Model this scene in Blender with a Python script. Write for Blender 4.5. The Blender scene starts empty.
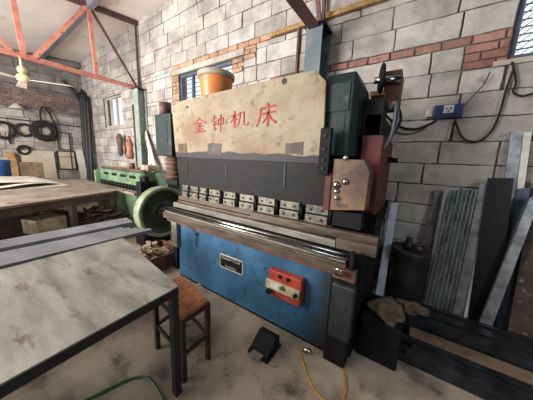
import bpy, bmesh, math, random
from mathutils import Vector, Matrix
random.seed(7)
PI = math.pi
SC = bpy.context.scene
COL = SC.collection

# ------------------------------------------------------------------ camera
PP = Vector((266.5, 200.0)); V1 = Vector((-60.0, 147.0)); V2 = Vector((415.0, 166.0))
F = math.sqrt(-(V1-PP).dot(V2-PP))
ax = -Vector((V1.x-PP.x, V1.y-PP.y, F)).normalized()
ay = Vector((V2.x-PP.x, V2.y-PP.y, F)).normalized()
az = ax.cross(ay).normalized()
CAM = Vector((0, 0, 1.6))
cd = bpy.data.cameras.new('camera'); cam = bpy.data.objects.new('camera', cd); COL.objects.link(cam)
cd.sensor_width = 36; cd.lens = 36*F/533; cd.clip_start = .02
m3 = Matrix(((ax.x, -ax.y, -ax.z), (ay.x, -ay.y, -ay.z), (az.x, -az.y, -az.z)))
cam.matrix_world = Matrix.Translation(CAM) @ m3.to_4x4()
SC.camera = cam
def ray(px, py):
    q = Vector((px-PP.x, py-PP.y, F)); return Vector((ax.dot(q), ay.dot(q), az.dot(q)))
def atY(px, py, Y): d = ray(px, py); return CAM + d*(Y/d.y)
def atX(px, py, X): d = ray(px, py); return CAM + d*(X/d.x)
def atZ(px, py, Z): d = ray(px, py); return CAM + d*((Z-1.6)/d.z)

# ------------------------------------------------------------------ light
w = bpy.data.worlds.new('sky'); SC.world = w; w.use_nodes = True
wn = w.node_tree.nodes; bg = wn['Background']
bg.inputs[0].default_value = (.84, .92, 1.0, 1); bg.inputs[1].default_value = 1.2
def area(name, loc, target, sx, sy, power, col):
    l = bpy.data.lights.new(name, 'AREA'); l.shape = 'RECTANGLE'; l.size = sx; l.size_y = sy; l.energy = power; l.color = col
    o = bpy.data.objects.new(name, l); COL.objects.link(o); o.location = loc
    o.rotation_euler = (Vector(target)-Vector(loc)).to_track_quat('-Z', 'Y').to_euler(); return o
area('doorway_daylight', (-4.9, -2.85, 2.2), (-5.2, 3.0, 1.8), 3.2, 3.0, 560, (1.0, .985, .965))
area('overhead_fill', (-1.6, -1.6, 3.8), (-1.9, 0.6, 0), 2.0, 1.6, 40, (1.0, .97, .93))  # added overhead fill lamp; the roof has no opening above it
area('cool_side_fill', (2.45, 0.4, 2.3), (0.4, 2.6, .6), 1.2, 1.4, 36, (.78, .88, 1.0))  # added cool lamp for highlights on profiles and channels; right wall is solid
SC.view_settings.view_transform = 'Standard'; SC.view_settings.look = 'None'
SC.view_settings.exposure = 0.4; SC.view_settings.gamma = 1; SC.view_settings.use_curve_mapping = False

# ------------------------------------------------------------------ materials
def lin(c):
    return tuple(((v/255)/12.92 if v <= 10 else (((v/255)+.055)/1.055)**2.4) for v in c)+(1,)
MATS = {}
def mat(name, c1, c2=None, scale=4, rough=.6, metal=0, bump=0, lo=.4, hi=.62, stretch=(1, 1, 1), spot=None, slo=.58, shi=.66, sscale=None, attr=False, spec=.5, bdist=.01):
    m = bpy.data.materials.new(name); m.use_nodes = True; nt = m.node_tree; N = nt.nodes; L = nt.links
    b = N['Principled BSDF']; b.inputs['Roughness'].default_value = rough; b.inputs['Metallic'].default_value = metal
    b.inputs['Specular IOR Level'].default_value = spec
    tc = N.new('ShaderNodeTexCoord'); mp = N.new('ShaderNodeMapping'); L.new(tc.outputs['Object'], mp.inputs[0]); mp.inputs['Scale'].default_value = stretch
    def noise(s, d=7):
        n = N.new('ShaderNodeTexNoise'); n.inputs['Scale'].default_value = s; n.inputs['Detail'].default_value = d; n.inputs['Roughness'].default_value = .62
        L.new(mp.outputs[0], n.inputs['Vector']); return n
    def ramp(src, a, b_):
        r = N.new('ShaderNodeMapRange'); r.inputs['From Min'].default_value = a; r.inputs['From Max'].default_value = b_; L.new(src, r.inputs['Value']); return r.outputs[0]
    def mix(f, a, b_, mode='MIX'):
        x = N.new('ShaderNodeMix'); x.data_type = 'RGBA'; x.blend_type = mode
        for s, v in ((x.inputs[0], f), (x.inputs[6], a), (x.inputs[7], b_)):
            if isinstance(v, (tuple, float, int)): s.default_value = v
            else: L.new(v, s)
        return x.outputs[2]
    n1 = noise(scale)
    col = mix(ramp(n1.outputs['Fac'], lo, hi), lin(c1), lin(c2 or c1))
    if spot:
        n2 = noise(sscale or scale*2.3); col = mix(ramp(n2.outputs['Fac'], slo, shi), col, lin(spot))
    if attr:
        a = N.new('ShaderNodeAttribute'); a.attribute_name = 'tint'; col = mix(1.0, col, a.outputs['Color'], 'MULTIPLY')
    L.new(col, b.inputs['Base Color'])
    if bump:
        n3 = noise(scale*6, 5); bp = N.new('ShaderNodeBump'); bp.inputs['Strength'].default_value = bump; bp.inputs['Distance'].default_value = bdist
        L.new(n3.outputs['Fac'], bp.inputs['Height']); L.new(bp.outputs[0], b.inputs['Normal'])
    MATS[name] = m; return m
M = MATS
mat('block', (200, 193, 186), (162, 156, 151), 3.0, .95, bump=.9, spot=(118, 110, 106), slo=.62, shi=.74, sscale=5, attr=True, spec=.1)
mat('mortar', (78, 70, 64), (120, 110, 100), 6, .95, bump=.5, spec=.1)
mat('concrete', (170, 156, 138), (112, 101, 90), 1.5, .85, bump=.35, spot=(66, 58, 52), slo=.54, shi=.7, sscale=3.1, spec=.25)
mat('roof', (236, 226, 216), (220, 208, 198), .7, .9, spot=(140, 128, 120), slo=.6, shi=.75, sscale=1.6, spec=.15)
mat('lintel', (190, 182, 168), (160, 150, 138), 3, .9, bump=.3, spec=.1)
mat('salmon', (212, 142, 122), (184, 112, 96), 5, .6, spot=(96, 66, 60), slo=.62)
mat('truss_dark', (98, 62, 60), (70, 48, 50), 5, .6)
mat('purlin', (118, 116, 120), (96, 96, 102), 2, .6)
mat('col_green', (160, 172, 164), (128, 140, 134), 2, .55, spot=(96, 92, 82), slo=.6)
mat('col_blue', (112, 124, 128), (84, 96, 100), 2, .55, spot=(60, 60, 58), slo=.6)
mat('wood', (176, 142, 92), (140, 104, 62), 3, .8, stretch=(6, 1, 6), spot=(92, 66, 42))
mat('dark_wood', (88, 70, 54), (60, 48, 40), 3, .8, stretch=(1, 5, 5))
mat('ram', (22, 17, 15), (13, 11, 10), 5, .6, metal=.1, spec=.3, spot=(56, 45, 38), slo=.6, shi=.72, sscale=9, bump=.15)
mat('ram_patch', (84, 66, 56), (54, 44, 40), 9, .6, spot=(110, 92, 72), bump=.2)
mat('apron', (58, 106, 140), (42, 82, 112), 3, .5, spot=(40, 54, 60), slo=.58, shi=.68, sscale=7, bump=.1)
mat('teal', (27, 44, 43), (18, 30, 30), 4, .5, spec=.35, spot=(54, 62, 60), slo=.62)
mat('red_frame', (104, 36, 36), (68, 26, 27), 4, .6, spot=(48, 34, 32), slo=.56)
mat('grease', (22, 20, 20), (13, 12, 12), 6, .7, spec=.25, bump=.2)
mat('rust', (112, 76, 54), (74, 52, 42), 7, .7, spot=(44, 34, 30), bump=.2)
mat('brown_steel', (104, 88, 74), (72, 60, 52), 6, .5, metal=.4, stretch=(.4, 3, 3), spot=(40, 34, 30))
mat('bar_grey', (140, 134, 124), (100, 94, 84), 5, .5, metal=.3, stretch=(.5, 2, 2), spot=(84, 70, 60), slo=.6)
mat('shiny', (206, 204, 198), (150, 148, 142), 4, .22, metal=1, stretch=(.5, 2, 2))
mat('clamp', (122, 116, 102), (84, 80, 70), 14, .45, metal=.4, spot=(58, 52, 44), slo=.6)
mat('paint_red', (150, 34, 28), (172, 60, 48), 20, .7)
mat('box_red', (172, 66, 44), (146, 50, 34), 8, .5, spot=(98, 40, 30), slo=.62)
mat('cream', (196, 182, 148), (160, 140, 110), 8, .6)
mat('black', (12, 12, 13), (18, 18, 18), 8, .5, spec=.3)
mat('rubber', (16, 16, 16), (26, 25, 25), 8, .75)
mat('plate_white', (196, 194, 184), (150, 148, 138), 12, .5)
mat('orange', (226, 134, 62), (206, 116, 54), 6, .4)
mat('lid', (188, 176, 158), (160, 148, 132), 6, .5)
mat('green', (110, 134, 102), (78, 100, 74), 4, .5, spot=(66, 66, 48), slo=.58, shi=.66, bump=.1)
mat('green_dark', (58, 76, 58), (44, 58, 46), 4, .5, spot=(40, 38, 32), slo=.56)
mat('rim', (150, 156, 126), (104, 124, 92), 5, .5, spot=(86, 76, 60), slo=.6)
mat('steel_top', (156, 154, 148), (122, 120, 114), 2.4, .42, metal=.25, stretch=(1.0, 3.4, 1), spot=(104, 94, 84), slo=.57, shi=.68, sscale=3.4)
mat('table_frame', (22, 25, 28), (34, 36, 38), 6, .5)
mat('stool_wood', (170, 108, 66), (132, 80, 48), 3, .6, stretch=(5, 1, 1), spot=(92, 56, 36))
mat('stool_steel', (50, 36, 32), (34, 27, 26), 6, .6)
mat('bench_top', (150, 138, 122), (120, 106, 94), 2, .6, metal=.15, spot=(86, 70, 60), slo=.56)
mat('bench_steel', (98, 78, 70), (70, 56, 52), 4, .7)
mat('white_sheet', (222, 216, 204), (196, 188, 176), 2, .5, spot=(140, 128, 112), slo=.64)
mat('galv', (150, 152, 158), (108, 110, 116), 6, .4, metal=.35, stretch=(1, .4, 1))
mat('galv_dark', (66, 74, 86), (46, 52, 62), 6, .36, metal=.6)
mat('silver', (240, 244, 250), (204, 212, 232), 8, .3, metal=.15)  # bluish near-white base colour stands in for a window reflection on the metal
mat('sheet_green', (176, 182, 180), (128, 136, 136), 9, .3, metal=.5, stretch=(2, 1, .6))
mat('grey_prof', (156, 156, 158), (112, 112, 114), 9, .35, metal=.35)
mat('prof_black', (56, 58, 62), (34, 35, 38), 5, .25, metal=.4)
mat('white_edge', (222, 214, 200), (196, 188, 174), 6, .5)
mat('card', (124, 102, 80), (96, 78, 62), 5, .85, spot=(82, 64, 48))
mat('sack', (126, 106, 84), (78, 64, 54), 6, .9, bump=.8)
mat('socket_blue', (38, 62, 112), (28, 46, 86), 8, .4)
mat('white_plastic', (214, 214, 210), (190, 190, 188), 8, .4)
mat('hose_yellow', (196, 150, 44), (160, 116, 34), 8, .5)
mat('hose_green', (70, 110, 62), (54, 84, 50), 8, .5)
mat('fan_cream', (226, 212, 160), (206, 188, 132), 6, .45)
mat('fan_blade', (214, 204, 188), (196, 186, 170), 4, .5)
mat('scrap', (196, 180, 154), (150, 130, 106), 9, .5, metal=.3, spot=(96, 62, 44))
mat('scrap_dark', (96, 76, 60), (56, 46, 40), 9, .7, spot=(150, 122, 96))
mat('blue_plastic', (44, 92, 150), (34, 70, 116), 5, .5)
mat('frame_grey', (92, 98, 112), (72, 78, 92), 5, .5)
mat('mud', (82, 60, 50), (50, 40, 38), 6, .8, spot=(130, 116, 104))

def panel_mat():
    m = mat('panel_cream', (150, 136, 110), (124, 98, 66), 2.0, .6, spot=(88, 68, 48), slo=.56, shi=.7, sscale=9, lo=.42, hi=.62)
    nt = m.node_tree; N = nt.nodes; L = nt.links; b = N['Principled BSDF']
    src = b.inputs['Base Color'].links[0].from_socket
    tc = N.new('ShaderNodeTexCoord'); sp = N.new('ShaderNodeSeparateXYZ'); L.new(tc.outputs['Object'], sp.inputs[0])
    n = N.new('ShaderNodeTexNoise'); n.inputs['Scale'].default_value = 3.4; n.inputs['Detail'].default_value = 5; L.new(tc.outputs['Object'], n.inputs['Vector'])
    a = N.new('ShaderNodeMath'); a.operation = 'MULTIPLY_ADD'; a.inputs[1].default_value = -.12; L.new(n.outputs['Fac'], a.inputs[0]); L.new(sp.outputs['Z'], a.inputs[2])
    r = N.new('ShaderNodeMapRange'); r.inputs['From Min'].default_value = 1.605; r.inputs['From Max'].default_value = 1.595; L.new(a.outputs[0], r.inputs['Value'])
    x = N.new('ShaderNodeMix'); x.data_type = 'RGBA'; L.new(r.outputs[0], x.inputs[0]); L.new(src, x.inputs[6]); x.inputs[7].default_value = lin((28, 22, 20))
    # bare worn metal where the paint has gone at the top right corner
    L.new(x.outputs[2], b.inputs['Base Color'])
panel_mat()
def apron_dark_end():  # blends the blue to dark grey towards the right end, edge broken by noise
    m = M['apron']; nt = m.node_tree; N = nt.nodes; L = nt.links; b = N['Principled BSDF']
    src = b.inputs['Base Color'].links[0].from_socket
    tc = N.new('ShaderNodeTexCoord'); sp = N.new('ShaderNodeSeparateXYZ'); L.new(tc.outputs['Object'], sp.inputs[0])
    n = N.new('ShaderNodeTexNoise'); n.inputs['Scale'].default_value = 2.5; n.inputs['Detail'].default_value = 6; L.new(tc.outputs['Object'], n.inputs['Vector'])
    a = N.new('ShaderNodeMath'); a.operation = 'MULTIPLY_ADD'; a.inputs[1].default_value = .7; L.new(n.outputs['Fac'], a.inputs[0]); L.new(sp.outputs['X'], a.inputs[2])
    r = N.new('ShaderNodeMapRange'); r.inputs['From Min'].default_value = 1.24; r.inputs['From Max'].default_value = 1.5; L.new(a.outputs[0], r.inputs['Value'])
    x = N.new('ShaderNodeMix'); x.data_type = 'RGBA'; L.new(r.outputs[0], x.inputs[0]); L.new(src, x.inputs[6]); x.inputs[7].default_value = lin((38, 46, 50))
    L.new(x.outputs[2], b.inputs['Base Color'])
apron_dark_end()
def glass_mat():
    m = bpy.data.materials.new('window_glass'); m.use_nodes = True; N = m.node_tree.nodes; L = m.node_tree.links
    N.remove(N['Principled BSDF']); t = N.new('ShaderNodeBsdfTransparent'); t.inputs[0].default_value = (.96, .98, 1, 1)
    g = N.new('ShaderNodeBsdfGlossy'); g.inputs['Roughness'].default_value = .1
    x = N.new('ShaderNodeMixShader'); x.inputs[0].default_value = .08; L.new(t.outputs[0], x.inputs[1]); L.new(g.outputs[0], x.inputs[2])
    L.new(x.outputs[0], N['Material Output'].inputs[0]); M['glass'] = m
glass_mat()

# ------------------------------------------------------------------ mesh helpers
class MB:
    def __init__(s): s.v = []; s.f = []; s.tint = []; s.smooth = []
    def add(s, vs, fs, tint=None, smooth=False):
        n = len(s.v); s.v += [Vector(v) for v in vs]
        for f in fs: s.f.append([n+i for i in f]); s.tint.append(tint or (1, 1, 1)); s.smooth.append(smooth)
        return s
    def box(s, a, b, tint=None):
        (x0, y0, z0), (x1, y1, z1) = a, b
        if x0 > x1: x0, x1 = x1, x0
        if y0 > y1: y0, y1 = y1, y0
        if z0 > z1: z0, z1 = z1, z0
        return s.add([(x0, y0, z0), (x1, y0, z0), (x1, y1, z0), (x0, y1, z0), (x0, y0, z1), (x1, y0, z1), (x1, y1, z1), (x0, y1, z1)],
              [(0, 3, 2, 1), (4, 5, 6, 7), (0, 1, 5, 4), (1, 2, 6, 5), (2, 3, 7, 6), (3, 0, 4, 7)], tint)
    def prism(s, poly, off, tint=None):
        off = Vector(off); n = len(poly); a = [Vector(p) for p in poly]; vs = a+[p+off for p in a]
        fs = [list(range(n))[::-1], list(range(n, 2*n))]+[(i, (i+1) % n, n+(i+1) % n, n+i) for i in range(n)]
        return s.add(vs, fs, tint)
    def bar(s, p0, p1, w_, h, up=(0, 0, 1)):
        p0 = Vector(p0); p1 = Vector(p1); d = (p1-p0).normalized(); up = Vector(up)
        sd = d.cross(up)
        if sd.length < 1e-4: sd = d.cross(Vector((0, 1, 0)))
        sd.normalize(); u = sd.cross(d).normalized()
        q = [p0+sd*a*w_/2+u*b*h/2 for a, b in ((-1, -1), (1, -1), (1, 1), (-1, 1))]
        return s.prism(q, p1-p0)
    def angle(s, p0, p1, w_, t=.006, up=(0, 0, 1)):
        p0 = Vector(p0); p1 = Vector(p1); d = (p1-p0).normalized(); up = Vector(up); sd = d.cross(up).normalized(); u = sd.cross(d).normalized()
        q = [p0+sd*a+u*b for a, b in ((0, 0), (w_, 0), (w_, t), (t, t), (t, w_), (0, w_))]
        return s.prism(q, p1-p0)
    def channel(s, p0, p1, w_, h, t=.004, up=(0, 0, 1)):
        p0 = Vector(p0); p1 = Vector(p1); d = (p1-p0).normalized(); up = Vector(up); sd = d.cross(up).normalized(); u = sd.cross(d).normalized()
        a = w_/2
        q = [p0+sd*x+u*y for x, y in ((-a, 0), (-a, h), (a, h), (a, 0), (a-t, 0), (a-t, h-t), (-a+t, h-t), (-a+t, 0))]
        return s.prism(q, p1-p0)
    def cyl(s, p0, p1, r0, r1=None, n=16):
        r1 = r0 if r1 is None else r1; p0 = Vector(p0); p1 = Vector(p1); d = (p1-p0).normalized()
        a = d.orthogonal().normalized(); b = d.cross(a)
        vs = [p0+(a*math.cos(2*PI*i/n)+b*math.sin(2*PI*i/n))*r0 for i in range(n)]+[p1+(a*math.cos(2*PI*i/n)+b*math.sin(2*PI*i/n))*r1 for i in range(n)]
        s.add(vs, [(i, (i+1) % n, n+(i+1) % n, n+i) for i in range(n)], None, True)
        k = len(s.v)-2*n
        s.f += [[k+i for i in range(n)][::-1], [k+n+i for i in range(n)]]; s.tint += [(1, 1, 1)]*2; s.smooth += [False]*2
        return s
    def lathe(s, c, prof, axis=(0, 0, 1), n=28):
        c = Vector(c); d = Vector(axis).normalized(); a = d.orthogonal().normalized(); b = d.cross(a); vs = []; fs = []
        for r, z in prof:
            for i in range(n): vs.append(c+d*z+(a*math.cos(2*PI*i/n)+b*math.sin(2*PI*i/n))*max(r, 1e-4))
        for j in range(len(prof)-1):
            for i in range(n): fs.append((j*n+i, j*n+(i+1) % n, (j+1)*n+(i+1) % n, (j+1)*n+i))
        fs.append(list(range(n))[::-1]); fs.append([(len(prof)-1)*n+i for i in range(n)])
        return s.add(vs, fs, None, True)
    def tube(s, pts, r, n=8, sub=4, closed=False):
        P = [Vector(p) for p in pts]; Q = []
        m = len(P)
        for i in range(m if closed else m-1):
            g = (lambda k: P[k % m]) if closed else (lambda k: P[min(max(k, 0), m-1)])
            p0, p1, p2, p3 = g(i-1), g(i), g(i+1), g(i+2)
            for j in range(sub):
                t = j/sub
                Q.append(.5*((2*p1)+(p2-p0)*t+(2*p0-5*p1+4*p2-p3)*t*t+(3*p1-p0-3*p2+p3)*t**3))
        if not closed: Q.append(P[-1])
        vs = []; fs = []; nq = len(Q); ref = None
        for k, q in enumerate(Q):
            if closed: d = (Q[(k+1) % nq]-Q[k-1]).normalized()
            else: d = (Q[min(k+1, nq-1)]-Q[max(k-1, 0)]).normalized()
            if ref is None: ref = d.orthogonal().normalized()
            a = (ref-d*ref.dot(d)).normalized(); ref = a; b = d.cross(a)
            for i in range(n): vs.append(q+(a*math.cos(2*PI*i/n)+b*math.sin(2*PI*i/n))*r)
        for k in range(nq if closed else nq-1):
            for i in range(n): fs.append((k*n+i, k*n+(i+1) % n, ((k+1) % nq)*n+(i+1) % n, ((k+1) % nq)*n+i))
        if not closed: fs += [list(range(n))[::-1], [(nq-1)*n+i for i in range(n)]]
        return s.add(vs, fs, None, True)
    def build(s, name, m, parent=None, bevel=0, origin=None):
        r = parent
        if parent is not None:
            while r.parent: r = r.parent
            off = Vector(r.location)
        elif origin is not None: off = Vector(origin)
        else:
            xs = [v.x for v in s.v]; ys = [v.y for v in s.v]; zs = [v.z for v in s.v]
            off = Vector(((min(xs)+max(xs))/2, (min(ys)+max(ys))/2, min(zs)))
        me = bpy.data.meshes.new(name); me.from_pydata([v-off for v in s.v], [], s.f); me.update()
        me.polygons.foreach_set('use_smooth', s.smooth)
        if any(t != (1, 1, 1) for t in s.tint):
            a = me.color_attributes.new('tint', 'FLOAT_COLOR', 'CORNER'); k = 0
            for pi, p in enumerate(me.polygons):
                for _ in p.loop_indices: a.data[k].color = (*s.tint[pi], 1); k += 1
        bm = bmesh.new(); bm.from_mesh(me); bmesh.ops.recalc_face_normals(bm, faces=bm.faces); bm.to_mesh(me); bm.free()
        me.materials.append(M[m] if isinstance(m, str) else m)
        o = bpy.data.objects.new(name, me); COL.objects.link(o)
        if parent is None: o.location = off
        else: o.parent = parent
        if bevel:
            b = o.modifiers.new('bevel', 'BEVEL'); b.width = bevel; b.segments = 2; b.limit_method = 'ANGLE'; b.angle_limit = .7
        return o
def tag(o, label, cat, group=None, kind=None):
    o['label'] = label; o['category'] = cat
    if group: o['group'] = group
    if kind: o['kind'] = kind
    return o
def thing(name, label, cat, loc, group=None):
    o = bpy.data.objects.new(name, None); COL.objects.link(o); o.location = loc; o.empty_display_size = .1
    return tag(o, label, cat, group)
def struct(name, mb, m, parent=None):
    o = mb.build(name, m, parent, origin=(0, 0, 0) if parent is None else None)
    if parent is None: o['kind'] = 'structure'
    return o

# ------------------------------------------------------------------ walls, floor, roof
D = 3.2; XE = -10.4; XR = 2.6
def subtract(r, holes):
    out = [r]
    for h in holes:
        nx = []
        for (a, b, c, d) in out:
            if h[0] >= b or h[1] <= a or h[2] >= d or h[3] <= c: nx.append((a, b, c, d)); continue
            if h[0] > a: nx.append((a, h[0], c, d))
            if h[1] < b: nx.append((h[1], b, c, d))
            x0, x1 = max(a, h[0]), min(b, h[1])
            if h[2] > c: nx.append((x0, x1, c, h[2]))
            if h[3] < d: nx.append((x0, x1, h[3], d))
        out = nx
    return [q for q in out if q[1]-q[0] > .03 and q[3]-q[2] > .03]
ROWS = [(-.08+.245*i, -.08+.245*(i+1), 'k') for i in range(12)]
ROWS[11] = (2.615, 2.84, 'k')
ROWS += [(2.84, 2.925, 'b'), (2.925, 3.17, 'k'), (3.17, 3.415, 'k'), (3.415, 3.50, 'g'), (3.50, 3.59, 'c'), (3.59, 3.82, 'k'), (3.82, 4.06, 'k'), (4.06, 4.305, 'k'), (4.305, 4.55, 'k'), (4.55, 4.795, 'k'), (4.795, 5.04, 'k'), (5.04, 5.2, 'k')]
BL = 0.60; G = .008
def blockwall(fn, u0, u1, rows, holes, bricks, tintf, zmax=lambda u: 9, dep=.02):
    """fn(u, z, d) -> point, d = depth outwards from the wall plane"""
    mb = MB(); rnd = random.Random(3)
    def blk(a, b, c, d, tint):
        a += G; b -= G; c += G*.7; d -= G*.7
        if b-a < .02 or d-c < .015: return
        e = dep+rnd.uniform(-.006, .006); jt = .0045
        na = max(1, int((b-a)/.075)); nb = max(1, int((d-c)/.08)); out = []
        out += [(a+(b-a)*i/na, c) for i in range(na)]+[(b, c+(d-c)*i/nb) for i in range(nb)]
        out += [(b-(b-a)*i/na, d) for i in range(na)]+[(a, d-(d-c)*i/nb) for i in range(nb)]
        out = [(x+rnd.uniform(-jt, jt), y+rnd.uniform(-jt, jt)) for x, y in out]; n = len(out); cx, cz = (a+b)/2, (c+d)/2
        k = .007; fl = lambda v, m: v+(k if v < m else -k)
        vs = [fn(x, y, 0) for x, y in out]+[fn(x, y, e-.004) for x, y in out]+[fn(fl(x, cx), fl(y, cz), e+rnd.uniform(-.001, .001)) for x, y in out]
        fs = [tuple(range(2*n, 3*n))]+[(q, (q+1) % n, n+(q+1) % n, n+q) for q in range(n)]+[(n+q, n+(q+1) % n, 2*n+(q+1) % n, 2*n+q) for q in range(n)]
        mb.add(vs, fs, tint)
    for ri, (z0, z1, kind) in enumerate(rows):
        L_ = BL if kind == 'k' else (.245 if kind in 'bc' else .6)
        u = u0-(L_*(.5 if ri % 2 else .12))-rnd.uniform(0, .15)
        while u < u1:
            v = u+L_*(rnd.choice((1, 1, 1, .8)) if kind in 'kg' else 1)
            a, b = max(u, u0), min(v, u1)
            if b > a and z0 < zmax((a+b)/2):
                for q in subtract((a, b, z0, min(z1, zmax((a+b)/2))), holes+[z[:4] for z in bricks]):
                    blk(*q, tintf((q[0]+q[1])/2, (q[2]+q[3])/2, kind, rnd))
            u = v
    for (a, b, c, d, cl) in bricks:
        z = c; k = 0
        while z < d-.02:
            zz = min(z+.078, d); u = a-(.12 if k % 2 else 0)
            while u < b:
                for q in subtract((max(u, a), min(u+.25, b), z, zz), holes):
                    t = rnd.uniform(.75, 1.1); blk(*q, tuple(c_*t for c_ in cl))
                u += .25
            z = zz; k += 1
    return mb
RED = (.72, .40, .32); PINK = (1.0, .66, .47)
def tint_back(u, z, kind, r):
    t = r.uniform(.72, 1.04)
    if kind == 'b' and u > -2.2: return tuple(c*t for c in (.74, .44, .38))
    if kind == 'c' and -4.95 < u < -2.1: return tuple(c*t for c in PINK)
    return (t, t*r.uniform(.97, 1.0), t*r.uniform(.95, 1.0))
W1 = (-8.72, -7.42, 2.45, 3.36); W2 = (-4.62, -3.0, 2.47, 3.38); W3 = (.60, 1.75, 2.64, 3.6)
holes = [W1, W2, W3, (-4.85, -2.72, 3.38, 3.5)]
bricks = [(-4.86, -4.62, 2.47, 3.38, PINK), (-3.0, -2.72, 3.13, 3.38, PINK), (.27, .60, 2.60, 2.84, (.7, .38, .34)), (-2.72, -2.45, 3.3, 3.5, PINK)]
wb = blockwall(lambda u, z, d: Vector((u, D-d, z)), XE, XR, ROWS, holes, bricks, tint_back)
back = struct('wall_back', wb, 'block')
mb = MB()
def wallplane(x0, x1, z0, z1, hs):
    for (a, b, c, d) in subtract((x0, x1, z0, z1), hs): mb.box((a, D, c), (b, D+.2, d))
wallplane(XE-.2, XR+.2, -.1, 5.3, [W1, W2, W3])
struct('mortar', mb, 'mortar', back)
mb = MB().box((-4.85, D-.035, 3.39), (-2.72, D+.1, 3.49)); struct('lintel', mb, 'lintel', back)
mb = MB().box((.5, D-.05, 2.59), (1.85, D+.1, 2.635)); struct('sill', mb, 'lintel', back)

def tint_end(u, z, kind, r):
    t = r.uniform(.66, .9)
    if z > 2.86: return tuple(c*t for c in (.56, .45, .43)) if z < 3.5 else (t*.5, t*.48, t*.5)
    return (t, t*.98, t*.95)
ROWE = [r for r in ROWS if r[0] < 2.8]+[(2.84+.08*i, 2.84+.08*(i+1), 'b') for i in range(9)]+[r for r in ROWS if r[0] > 3.5]
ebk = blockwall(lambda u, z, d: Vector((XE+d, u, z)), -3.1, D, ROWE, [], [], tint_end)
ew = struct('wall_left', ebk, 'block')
struct('mortar', MB().box((XE-.2, -3.3, -.1), (XE, D, 5.3)), 'mortar', ew)
wr = struct('wall_right', MB().box((XR, -3.3, -.1), (XR+.2, D, 5.3)), 'block')
wf = struct('wall_front', MB().box((-3.0, -3.3, -.1), (XR, -3.1, 5.3)).box((XE, -3.3, -.1), (-7.0, -3.1, 5.3)).box((-7.0, -3.3, 3.9), (-3.0, -3.1, 5.3)), 'block')
struct('floor', MB().box((XE-.2, -3.3, -.12), (XR+.2, D+.2, 0)), 'concrete')
def roofz(x, y): return 4.93+.035*(max(min(x, 3), -10.6)+5)+.13*(y-3.2)
rp = [(XE-.2, D+.2), (XR+.2, D+.2), (XR+.2, -3.3), (XE-.2, -3.3)]
struct('ceiling', MB().prism([(x, y, roofz(x, y)) for x, y in rp], (0, 0, .12)), 'roof')

# windows
def window(name, W, mull, hbars=0, fm='frame_grey', depth=D+.06):
    x0, x1, z0, z1 = W
    e = bpy.data.objects.new(name, None); COL.objects.link(e); e.location = ((x0+x1)/2, depth, z0); e['kind'] = 'structure'
    t = .05; mb = MB()
    mb.box((x0, depth-.03, z0), (x0+t, depth+.03, z1)).box((x1-t, depth-.03, z0), (x1, depth+.03, z1)).box((x0+t, depth-.03, z0), (x1-t, depth+.03, z0+t)).box((x0+t, depth-.03, z1-t), (x1-t, depth+.03, z1))
    for m_ in mull: mb.box((m_-.025, depth-.03, z0+t), (m_+.025, depth+.03, z1-t))
    mb.build('window_frame', fm, e)
    if hbars:
        g = MB()
        for i in range(hbars):
            z = z0+t+(z1-z0-2*t)*(i+.5)/hbars; g.bar((x0+t, depth+.05, z), (x1-t, depth+.05, z), .012, .012)
        g.build('grille', fm, e)
    MB().box((x0+t*.5, depth-.003, z0+t*.5), (x1-t*.5, depth+.003, z1-t*.5)).build('pane', 'glass', e)
    return e
window('window_1', W1, (-8.3, -7.9), 0, 'lintel')
window('window_2', W2, (-4.2, -3.6), 9)
w3 = window('window_3', W3, (1.2,))
g = MB()
for i in range(26):
    x = .6+i*.065-.5; g.bar((max(x, .65), D+.10, 2.69+max(0, .65-x)), (min(x+.9, 1.70), D+.10, 2.69+min(x+.9, 1.70)-x), .012, .006)
for i in range(14): g.bar((.65, D+.115, 2.7+.065*i), (1.7, D+.115, 2.7+.065*i), .01, .01)
g.build('mesh_screen', 'frame_grey', w3)
# wooden batten on the wall above the press
tag(MB().bar((-1.66, D-.05, .0), (-1.66, D-.05, 3.5), .03, .03).build('wall_pipe', 'rust'), 'thin rusty pipe up the wall just left of the blue grey column', 'pipe')
MB().bar((-2.15, D-.05, 3.53), (2.3, D-.05, 3.53), .05, .06).build('trim_1', 'wood')['kind'] = 'structure'

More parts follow.
